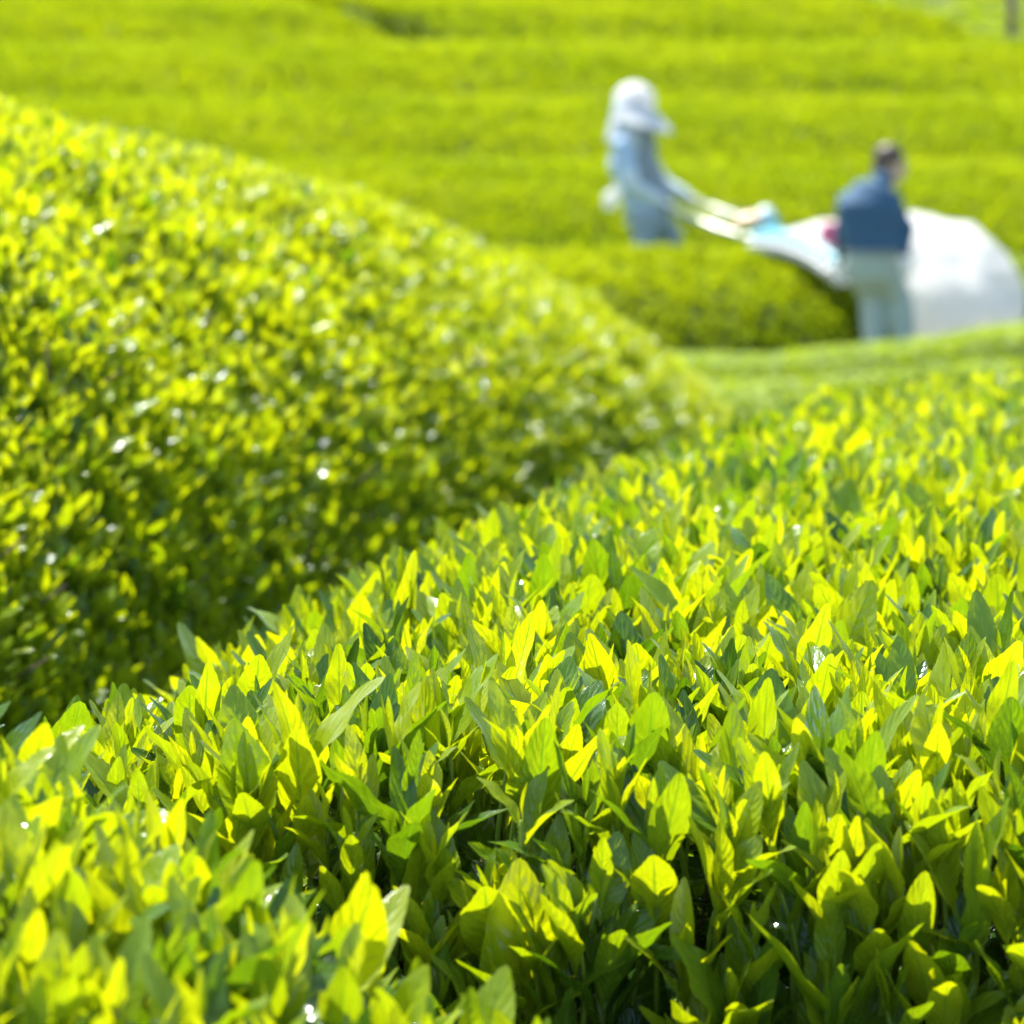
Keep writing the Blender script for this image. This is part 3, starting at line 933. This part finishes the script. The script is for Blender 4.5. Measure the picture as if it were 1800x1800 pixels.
def build_person(root, J, mats, wide=1.0, deep=1.0):
    """J: joints in world coordinates. One continuous body, with clothes as parts over it."""
    sk, shirt, trous = mats
    side = (J['sh_r'] - J['sh_l']).normalized()
    g = Geo()
    head_shape(g, J['head'], J['face'], J['head_up'])
    g.loft([J['head'] - J['head_up'] * 0.08, J['neck'], J['chest'] + (J['neck'] - J['chest']) * 0.5], [0.052, 0.056, 0.075], n=12)
    g.loft([J['neck'] - Vector((0, 0, 0.06)), J['chest'], J['waist'], J['pelvis']], [(0.10, 0.08), (0.155, 0.10), (0.125, 0.092), (0.15, 0.105)], side=side, n=18)
    for s in 'lr':
        g.loft(limb(J['sh_' + s], J['el_' + s], J['wr_' + s]), taper(0.050, 0.040, 0.027), n=12)
        g.loft(limb(J['hip_' + s], J['kn_' + s], J['an_' + s]), taper(0.082, 0.055, 0.038), n=12)
        g.loft([J['an_' + s], J['an_' + s] + Vector(J['toe_' + s]) * 0.12 - Vector((0, 0, 0.045))], [0.04, 0.034], n=10)
    body = g.fused('body', sk, root, 0.012, 3)
    # shirt
    g = Geo()
    g.loft([J['neck'] - Vector((0, 0, 0.02)), J['neck'].lerp(J['chest'], 0.35), J['chest'], J['waist'], J['hem']], [(0.072, 0.068), (0.135 * wide, 0.098 * deep), (0.185 * wide, 0.128 * deep), (0.165 * wide, 0.122 * deep), (0.182, 0.135 * deep)], side=side, n=24)
    for s in 'lr':
        g.loft([J['neck'].lerp(J['chest'], 0.35), J['sh_' + s]], [0.076, 0.069], n=12)
        a = limb(J['sh_' + s], J['el_' + s], J['wr_' + s])
        # folds in the sleeve
        g.loft(a, [r * (1 + 0.07 * math.sin(i * 2.6)) for i, r in enumerate(taper(0.064, 0.054, 0.040))], n=14)
    shirt_o = g.fused('shirt', shirt, root, 0.013, 3)
    # trousers
    g = Geo()
    g.loft([J['waist'].lerp(J['pelvis'], 0.35), J['pelvis'], J['pelvis'] - Vector((0, 0, 0.07))], [(0.160, 0.118 * deep), (0.176, 0.134 * deep), (0.165, 0.13 * deep)], side=side, n=22)
    for s in 'lr':
        a = limb(J['hip_' + s], J['kn_' + s], J['an_' + s])
        g.loft(a, [r * (1 + 0.05 * math.sin(i * 2.1)) for i, r in enumerate(taper(0.106, 0.084, 0.076))], n=16)
    trous_o = g.fused('trousers', trous, root, 0.014, 3)
    for s in 'lr':
        g = Geo()
        a, t = J['an_' + s], Vector(J['toe_' + s])
        g.loft([a + Vector((0, 0, 0.05)), a, a - Vector((0, 0, 0.04))], [0.050, 0.050, 0.050], n=12)
        g.loft([a - t * 0.05 - Vector((0, 0, 0.05)), a + t * 0.05 - Vector((0, 0, 0.048)), a + t * 0.17 - Vector((0, 0, 0.06))], [(0.042, 0.04), (0.045, 0.045), (0.042, 0.028)], n=12, side=t.cross(Vector((0, 0, 1))))
        g.fused('boot', BOOT, root, 0.011, 3)
    for k in (-1, 1):
        s = J['head_up'].cross(J['face'])
        g = Geo(); g.ball(J['head'] + J['face'] * 0.083 + J['head_up'] * 0.012 + s * k * 0.032, 0.011, 0.011, 0.009)
        g.part('eye', EYE, root)
    return body, shirt_o, trous_o


def V(x, y, z): return Vector((x, y, z))

# --- worker in the white sun bonnet, far side of the hedge, side view facing right
D1 = 20.62
F1 = V(0.98, D1, float(ground_z(0.98, D1)))
def p1(px, py, dy=0.0):
    d = D1 + dy
    return V((px - 900) / 5000 * d, d, CAM_Z - (py - 200) / 5000 * d)
person1 = empty('person', F1, 'person in a white sun bonnet and light blue shirt, holding harvester handles', 'person', 'workers harvesting tea')
J1 = dict(head=p1(1112, 196), face=V(0.86, -0.44, -0.22).normalized(), neck=p1(1108, 230), chest=p1(1106, 280), waist=p1(1125, 328), hem=p1(1135, 352), pelvis=p1(1140, 366),
          sh_r=p1(1093, 255, -0.17), el_r=p1(1110, 325, -0.22), wr_r=p1(1160, 351, -0.13),
          sh_l=p1(1122, 254, 0.16), el_l=p1(1162, 318, 0.17), wr_l=p1(1206, 343, 0.12),
          hip_r=p1(1130, 376, -0.09), hip_l=p1(1150, 376, 0.09))
J1['head_up'] = (V(0, 0, 1) - J1['face'] * J1['face'].z).normalized()
gz = F1.z
J1.update(kn_r=V(F1.x - 0.02, D1 - 0.10, gz + 0.50), an_r=V(F1.x - 0.06, D1 - 0.10, gz + 0.09), kn_l=V(F1.x + 0.17, D1 + 0.10, gz + 0.50), an_l=V(F1.x + 0.16, D1 + 0.11, gz + 0.09), toe_r=V(0.95, 0.1, 0), toe_l=V(0.95, 0.25, 0))
build_person(person1, J1, (SKIN, SHIRT1, TROUS1), 1.0, 1.28)
# vest front over the shirt
g = Geo()
sd1 = (J1['sh_r'] - J1['sh_l']).normalized()
g.loft([J1['neck'].lerp(J1['chest'], 0.45) + V(0.035, 0, 0), J1['chest'] + V(0.05, 0, 0), J1['waist'] + V(0.045, 0, 0), J1['hem'] + V(0.035, 0, 0.015)], [(0.15, 0.115), (0.185, 0.142), (0.172, 0.140), (0.182, 0.15)], side=sd1, n=22)
g.fused('apron', VEST1, person1, 0.014, 3)
for s in 'lr':   # pale arm covers over the shirt sleeves
    g = Geo()
    a = limb(J1['sh_' + s].lerp(J1['el_' + s], 0.75 if s == 'r' else 0.05), J1['el_' + s], J1['wr_' + s])
    g.loft(a, [r * (1 + 0.06 * math.sin(i * 2.6 + 1)) for i, r in enumerate(taper(0.066, 0.056, 0.044))], n=14)
    g.fused('arm_cover', SLEEVE1, person1, 0.012, 3)
# bonnet: crown, deep brim, neck flap
g = Geo()
hu, hf = J1['head_up'], J1['face']; hs = hu.cross(hf)
Mh = Matrix((hs, hf, hu)).transposed()
c = J1['head'] + hu * 0.075 - hf * 0.01
g.ball(c, 0.135, 0.155, 0.135, Mh, 20, 12)
g.fused('bonnet_crown', HAT, person1, 0.012, 2)
def sheet(rows, thick, name, mat, parent):
    """a thin but solid cloth sheet from rows of points"""
    n = len(rows[0]); P = np.array([[tuple(p) for p in r] for r in rows])
    du = np.gradient(P, axis=0); dv = np.gradient(P, axis=1)
    N = unit(np.cross(du, dv)) * thick
    A = np.concatenate([(P + N).reshape(-1, 3), (P - N).reshape(-1, 3)])
    m = len(rows); o = m * n; f = []
    for i in range(m - 1):
        for k in range(n - 1):
            a = i * n + k
            f.append((a, a + 1, a + n + 1, a + n)); f.append((o + a, o + a + n, o + a + n + 1, o + a + 1))
    edge = [k for k in range(n)] + [i * n + n - 1 for i in range(1, m)] + [(m - 1) * n + k for k in range(n - 2, -1, -1)] + [i * n for i in range(m - 2, 0, -1)]
    for a, b in zip(edge, edge[1:] + edge[:1]): f.append((a, o + a, o + b, b))
    return link(name, mesh_from(name, A, f, mat), parent)
rows = []
for t in np.linspace(0, 1, 7):
    row = []
    for a in np.linspace(-1.75, 1.75, 25):
        out = 0.138 + 0.185 * t * (0.22 + 0.78 * max(0, math.cos(a)))
        row.append(c + (hf * math.cos(a) + hs * math.sin(a)) * out - hu * (0.03 + 0.125 * t + 0.02 * t * math.cos(3 * a) * 0.4))
    rows.append(row)
sheet(rows, 0.004, 'bonnet_brim', HAT, person1)
rows = []
for t in np.linspace(0, 1, 9):
    row = []
    for a in np.linspace(0.85, 2 * math.pi - 0.85, 25):
        rr_ = 0.138 + 0.045 * t + 0.010 * t * math.sin(9 * a)
        row.append(c + (hf * math.cos(a) + hs * math.sin(a)) * rr_ - V(0, 0, 1) * (0.0 + 0.33 * t) - V(0.02 * t, 0, 0))
    rows.append(row)
sheet(rows, 0.004, 'neck_flap', plain('shaded_white_cotton', (0.62, 0.69, 0.74), 0.85, 0.05, 40, bump=0.2, transl=0.25), person1)  # white bonnet cloth; the flap's shade is put into this greyer colour
hand('glove', GLOVE, person1, J1['wr_r'], V(0.9, 0.05, -0.35), V(0.1, 0.3, -1), 1.2, 1)
hand('glove', GLOVE, person1, J1['wr_l'], V(0.9, -0.1, -0.30), V(0.1, -0.3, -1), 1.2, -1)
g = Geo()
tc_ = p1(1072, 343, -0.12)
g.loft([tc_ + V(0.08, 0.02, 0.05), tc_ + V(0.03, 0, 0.03), tc_, tc_ - V(0.005, 0, 0.06)], [(0.02, 0.03), (0.035, 0.04), (0.05, 0.055), (0.045, 0.05)], n=14)
g.fused('hip_towel', HAT, person1, 0.01, 2)

# --- worker in the denim shirt, near side, seen from behind
D2 = 18.42
F2 = V(2.38, D2, float(ground_z(2.38, D2)))
def p2(px, py, dy=0.0):
    d = D2 + dy
    return V((px - 900) / 5000 * d, d, CAM_Z - (py - 200) / 5000 * d)
person2 = empty('person', F2, 'dark-haired person in a denim shirt and grey trousers, seen from behind beside the white bag', 'person', 'workers harvesting tea')
J2 = dict(head=p2(1562, 288, 0.14), face=V(0.97, 0.05, -0.18).normalized(), neck=p2(1546, 318, 0.05), chest=p2(1524, 366, 0.0), waist=p2(1528, 420, -0.03), hem=p2(1532, 432, -0.03), pelvis=p2(1530, 455, -0.03),
          sh_l=p2(1486, 353, 0.05), el_l=p2(1478, 408, 0.14), wr_l=p2(1478, 452, 0.34),
          sh_r=p2(1563, 351, 0.04), el_r=p2(1592, 402, 0.0), wr_r=p2(1586, 440, -0.06),
          hip_l=p2(1508, 462, -0.02), hip_r=p2(1548, 462, -0.02))
J2['head_up'] = (V(0.25, 0.1, 1) - J2['face'] * J2['face'].dot(V(0.25, 0.1, 1))).normalized()
gz = F2.z
J2.update(kn_l=V(F2.x - 0.04, D2 + 0.05, gz + 0.47), an_l=V(F2.x - 0.02, D2 - 0.02, gz + 0.09), kn_r=V(F2.x + 0.13, D2 + 0.02, gz + 0.47), an_r=V(F2.x + 0.17, D2 - 0.05, gz + 0.09), toe_l=V(0.2, 0.95, 0), toe_r=V(0.5, 0.85, 0))
build_person(person2, J2, (SKIN, SHIRT2, TROUS2), 1.13, 1.1)
hu, hf = J2['head_up'], J2['face']; hs = hu.cross(hf); Mh = Matrix((hs, hf, hu)).transposed()
g = Geo()
g.ball(J2['head'] + hu * 0.040 - hf * 0.028, 0.094, 0.100, 0.096, Mh, 18, 12)
g.ball(J2['head'] - hf * 0.055 - hu * 0.045, 0.085, 0.068, 0.085, Mh)
g.ball(J2['head'] - hf * 0.045 - hu * 0.085, 0.055, 0.04, 0.05, Mh)
g.fused('hair', HAIR, person2, 0.009, 2)
hand('glove', GLOVE, person2, J2['wr_r'], V(0.15, -0.1, -1), V(-0.3, 0.9, 0), 0.3, 1, 1.15)
hand('glove', GLOVE, person2, J2['wr_l'], V(-0.1, 0.6, -0.7), V(0.3, 0.7, -0.5), 1.1, -1)
g = Geo()   # collar
g.loft([J2['neck'] - V(0.005, 0, 0.035), J2['neck'] + V(0.004, 0, 0.012)], [0.078, 0.070], n=18, round_ends=True)
g.fused('collar', SHIRT2, person2, 0.009, 2)
g = Geo()   # belt
g.loft([J2['hem'] - V(0, 0, 0.012), J2['hem'] - V(0, 0, 0.045)], [(0.188, 0.154), (0.188, 0.154)], side=(J2['sh_r'] - J2['sh_l']).normalized(), n=24, round_ends=False)
g.part('belt', plain('grey_belt', (0.22, 0.26, 0.25), 0.6), person2)

# ------------------------------------------------------------------ two-man tea harvester
WHITE = plain('white_painted_metal', (0.80, 0.81, 0.80), 0.4, 0.05, 12)
ALU = plain('pale_aluminium', (0.74, 0.76, 0.72), 0.38, 0.08, 20, metal=0.35)
CYAN = plain('pale_cyan_plastic', (0.14, 0.44, 0.50), 0.4, 0.08, 12)
ORANGE = plain('cream_orange_plastic', (0.78, 0.55, 0.36), 0.4, 0.08, 12)
RED = plain('red_cloth', (0.80, 0.16, 0.30), 0.7, 0.1, 20)
BLACK = plain('black_rubber', (0.025, 0.025, 0.027), 0.6, 0.2, 20)
STEEL = plain('blade_steel', (0.55, 0.55, 0.55), 0.3, 0.1, 30, metal=0.95)
CLOTH = plain('white_nylon_cloth', (0.90, 0.90, 0.89), 0.7, 0.03, 6, bump=0.3, transl=0.6)


def q(px, py, d): return V((px - 900) / 5000 * d, d, CAM_Z - (py - 200) / 5000 * d)

A0, A1 = q(1338, 432, 19.75), q(1498, 492, 18.86)     # ends of the arched cutter
harv = empty('tea_harvester', (A0 + A1) / 2 - V(0, 0, 0.1), 'two-person tea harvester with pale tubes and a cyan engine, spanning the hedge', 'tea harvester')
dirv = (A1 - A0).normalized()
back = dirv.cross(V(0, 0, 1)).normalized()
if back.x < 0: back = -back                            # towards the bag
def arch(t, up=0.0, bk=0.0): return A0.lerp(A1, t) + V(0, 0, 0.075 * 4 * t * (1 - t) + up) + back * bk
T = np.linspace(0, 1, 15)
g = Geo(); g.loft([arch(t, 0.075, -0.04) for t in T], [0.048 - 0.012 * t for t in T], n=16); g.part('air_duct', CYAN, harv)
g = Geo()
for bk in (-0.11, 0.03): g.tube([arch(t, 0.02, bk) for t in T], 0.012, 8)
g.tube([arch(0, 0.02, -0.11), arch(0, 0.02, 0.03)], 0.012, 8); g.tube([arch(1, 0.02, -0.11), arch(1, 0.02, 0.03)], 0.012, 8)
g.part('frame', WHITE, harv)
g = Geo()
for i in range(len(T) - 1):
    a, b = arch(T[i], -0.012, -0.12), arch(T[i + 1], -0.012, -0.12)
    c_, d_ = arch(T[i + 1], -0.012, 0.03), arch(T[i], -0.012, 0.03)
    lo = V(0, 0, -0.006)
    g.add([a, b, c_, d_, a + lo, b + lo, c_ + lo, d_ + lo], [(0, 1, 2, 3), (7, 6, 5, 4), (0, 4, 5, 1), (2, 6, 7, 3), (1, 5, 6, 2), (0, 3, 7, 4)])
g.part('cutter_bar', STEEL, harv, smooth=False)
for t in np.linspace(0.03, 0.97, 12):                  # air nozzles that blow the cut leaves back
    g = Geo(); p = arch(t, 0.05, -0.085)
    g.loft([p + V(0, 0, 0.02) + back * 0.03, p - back * 0.012, p - V(0, 0, 0.035) - back * 0.02, p - V(0, 0, 0.075) - back * 0.005], [0.016, 0.019, 0.020, 0.024], n=12)
    g.part('nozzle', WHITE, harv)
g = Geo()
for i in range(16):
    a = arch((i + 0.5) / 16, -0.012, -0.125); tip = a - back * 0.03
    w_ = dirv * 0.012
    g.add([a - w_, a + w_, tip, a - w_ - V(0, 0, .004), a + w_ - V(0, 0, .004), tip - V(0, 0, .004)], [(0, 1, 2), (5, 4, 3), (0, 3, 4, 1), (1, 4, 5, 2), (2, 5, 3, 0)])
g.part('blade_teeth', STEEL, harv, smooth=False)
# long handles towards the far worker
h1a, h2a = J1['wr_r'] + V(0.085, 0, -0.055), J1['wr_l'] + V(0.085, 0, -0.05)
def bar(name, pts, r, mat): g = Geo(); g.loft(pts, [r * 0.85] * len(pts), n=12, round_ends=True); return g.part(name, mat, harv)
bar('handle', [h1a - V(0.10, 0, -0.03), h1a, h1a.lerp(A0, 0.5) + V(0, 0, 0.0), A0 + V(0.02, 0, 0.04)], 0.022, ALU)
eng = q(1322, 384, 20.0)
bar('handle', [h2a - V(0.09, 0, -0.03), h2a, h2a.lerp(eng, 0.55), eng - V(0.0, 0.05, 0.02)], 0.022, ALU)
for e in (h1a, h2a):
    g = Geo(); dd = V(-0.96, 0, 0.28).normalized()
    g.loft([e + dd * 0.02, e + dd * 0.12], [0.020, 0.020], n=12); g.part('grip', BLACK, harv)
g = Geo(); g.loft([h1a.lerp(A0, 0.45), h2a.lerp(eng, 0.5)], [0.012, 0.012], n=8); g.part('cross_bar', ALU, harv)
# engine on the far end
Re = Matrix.Rotation(-0.25, 3, 'Y') @ Matrix.Rotation(-0.5, 3, 'Z')
g = Geo(); g.ball(eng + V(-0.035, 0, 0.0), 0.115, 0.10, 0.052, Re, 20, 12); g.part('fuel_tank', ORANGE, harv)
g = Geo(); g.ball(eng + V(0.085, -0.02, 0.035), 0.062, 0.062, 0.062, Re, 18, 12); g.part('starter_cover', plain('white_cyan_plastic', (0.72, 0.86, 0.88), 0.35), harv)
g = Geo(); g.loft([eng + V(0.075, 0.0, 0.02), eng + V(0.12, -0.02, -0.015), eng + V(0.14, -0.03, -0.06)], [0.055, 0.062, 0.05], n=16); g.part('engine_block', CYAN, harv)
g = Geo()
for k in range(6): g.loft([eng + V(0.02 + 0.012 * k, -0.02, -0.055), eng + V(0.026 + 0.012 * k, -0.02, -0.055)], [0.045, 0.045], n=14, round_ends=False)
g.part('cooling_fins', STEEL, harv)
g = Geo(); g.loft([eng + V(0.03, 0.06, -0.02), eng + V(0.11, 0.07, -0.03)], [0.035, 0.035], n=12); g.part('muffler', BLACK, harv)
g = Geo(); g.loft([eng + V(0.12, -0.02, -0.05), eng + V(0.15, -0.1, -0.09), arch(0.06, 0.075, -0.04)], [0.045, 0.05, 0.045], n=14); g.part('blower_pipe', CYAN, harv)
g = Geo(); g.tube([A0 + V(0, 0, 0.03), A0.lerp(eng, 0.5) + V(0.02, 0, -0.01), eng - V(0, 0, 0.05)], 0.016, 8); g.part('engine_bracket', WHITE, harv)
# near worker's handle, throttle cable
h3 = J2['wr_l'] + V(-0.01, 0.07, -0.085)
bar('handle', [h3 - V(0.12, 0.02, 0), h3 + V(0.06, 0.02, 0.01), arch(0.98, 0.05, 0.0)], 0.016, ALU)
g = Geo(); g.tube([h2a, h2a.lerp(eng, 0.4) + V(0, 0, 0.05), eng + V(0, 0, 0.05)], 0.004, 6); g.part('throttle_cable', BLACK, harv)

# ------------------------------------------------------------------ white collecting bag behind the harvester
def make_bag():
    # sections along its length: centre pixel x / top y / bottom y / depth / half depth
    sec = [(1372, 398, 436, 19.55, 0.10), (1420, 396, 448, 19.40, 0.18), (1470, 390, 474, 19.28, 0.26), (1530, 380, 520, 19.18, 0.36), (1590, 377, 596, 19.10, 0.40),
           (1625, 379, 606, 19.02, 0.42), (1662, 388, 600, 18.97, 0.42), (1700, 390, 592, 18.95, 0.41), (1740, 412, 586, 18.95, 0.38), (1775, 446, 574, 18.95, 0.32), (1795, 482, 548, 18.95, 0.22), (1801, 505, 530, 18.95, 0.10)]
    S_ = np.array(sec, float)
    m = 46; ts = np.linspace(0, len(sec) - 1, m)
    S_ = np.stack([np.interp(ts, range(len(sec)), S_[:, k]) for k in range(5)], 1)
    n = 40
    vs, fs, = [], []
    for i, (px, yt, yb, d, hd) in enumerate(S_):
        t = q(px, yt, d); b = q(px, yb, d); c = (t + b) / 2; hz = (t.z - b.z) / 2
        for k in range(n):
            a = 2 * math.pi * k / n
            ca, sa = math.cos(a), math.sin(a)
            r = 1.0
            dy_ = 0.55 * hz * math.copysign(abs(sa) ** 0.85, sa)
            p = Vector((c.x, d + dy_ + hd * math.copysign(abs(ca) ** 0.85, ca) * r, c.z + hz * math.copysign(abs(sa) ** 0.85, sa) * r))
            w = noise.noise(Vector((p.x * 3.1, p.y * 5, p.z * 3.4))) * 0.08 + (0.08 - abs(noise.noise(Vector((p.x * 4 + p.z * 2, p.y * 4 + 3, p.z * 5 - p.x))))) * 0.07 + 0.008 * math.sin(p.x * 30 + 4 * math.sin(3 * a))
            nrm = Vector((0.0, ca / max(hd, .05), sa / max(hz, .05))).normalized()
            vs.append(p + nrm * w)
    for i in range(m - 1):
        for k in range(n):
            fs.append((i * n + k, i * n + (k + 1) % n, (i + 1) * n + (k + 1) % n, (i + 1) * n + k))
    fs.append(tuple((m - 1) * n + k for k in range(n)))
    r = empty('collecting_bag', q(1650, 600, 19.0), 'long swollen white cloth bag trailing from the harvester behind the denim-shirted worker', 'bag')
    link('cloth_sack', mesh_from('cloth_sack', vs, fs, CLOTH), r)
    ring = [vs[3 * n + k] for k in range(n)] + [vs[3 * n]]
    g = Geo(); g.tube([Vector(p) for p in ring], 0.010, 8); g.part('mouth_hem', CLOTH, r)
    g = Geo()
    s0 = q(1474, 408, 19.1)
    g.loft([s0 - V(0.12, 0.0, -0.02), s0 - V(0.03, 0, 0.01), s0 + V(0.07, -0.02, -0.055)], [(0.06, 0.014), (0.085, 0.016), (0.085, 0.014)], side=(0.35, 0, 1), n=12)
    g.part('red_flap', RED, r)
make_bag()
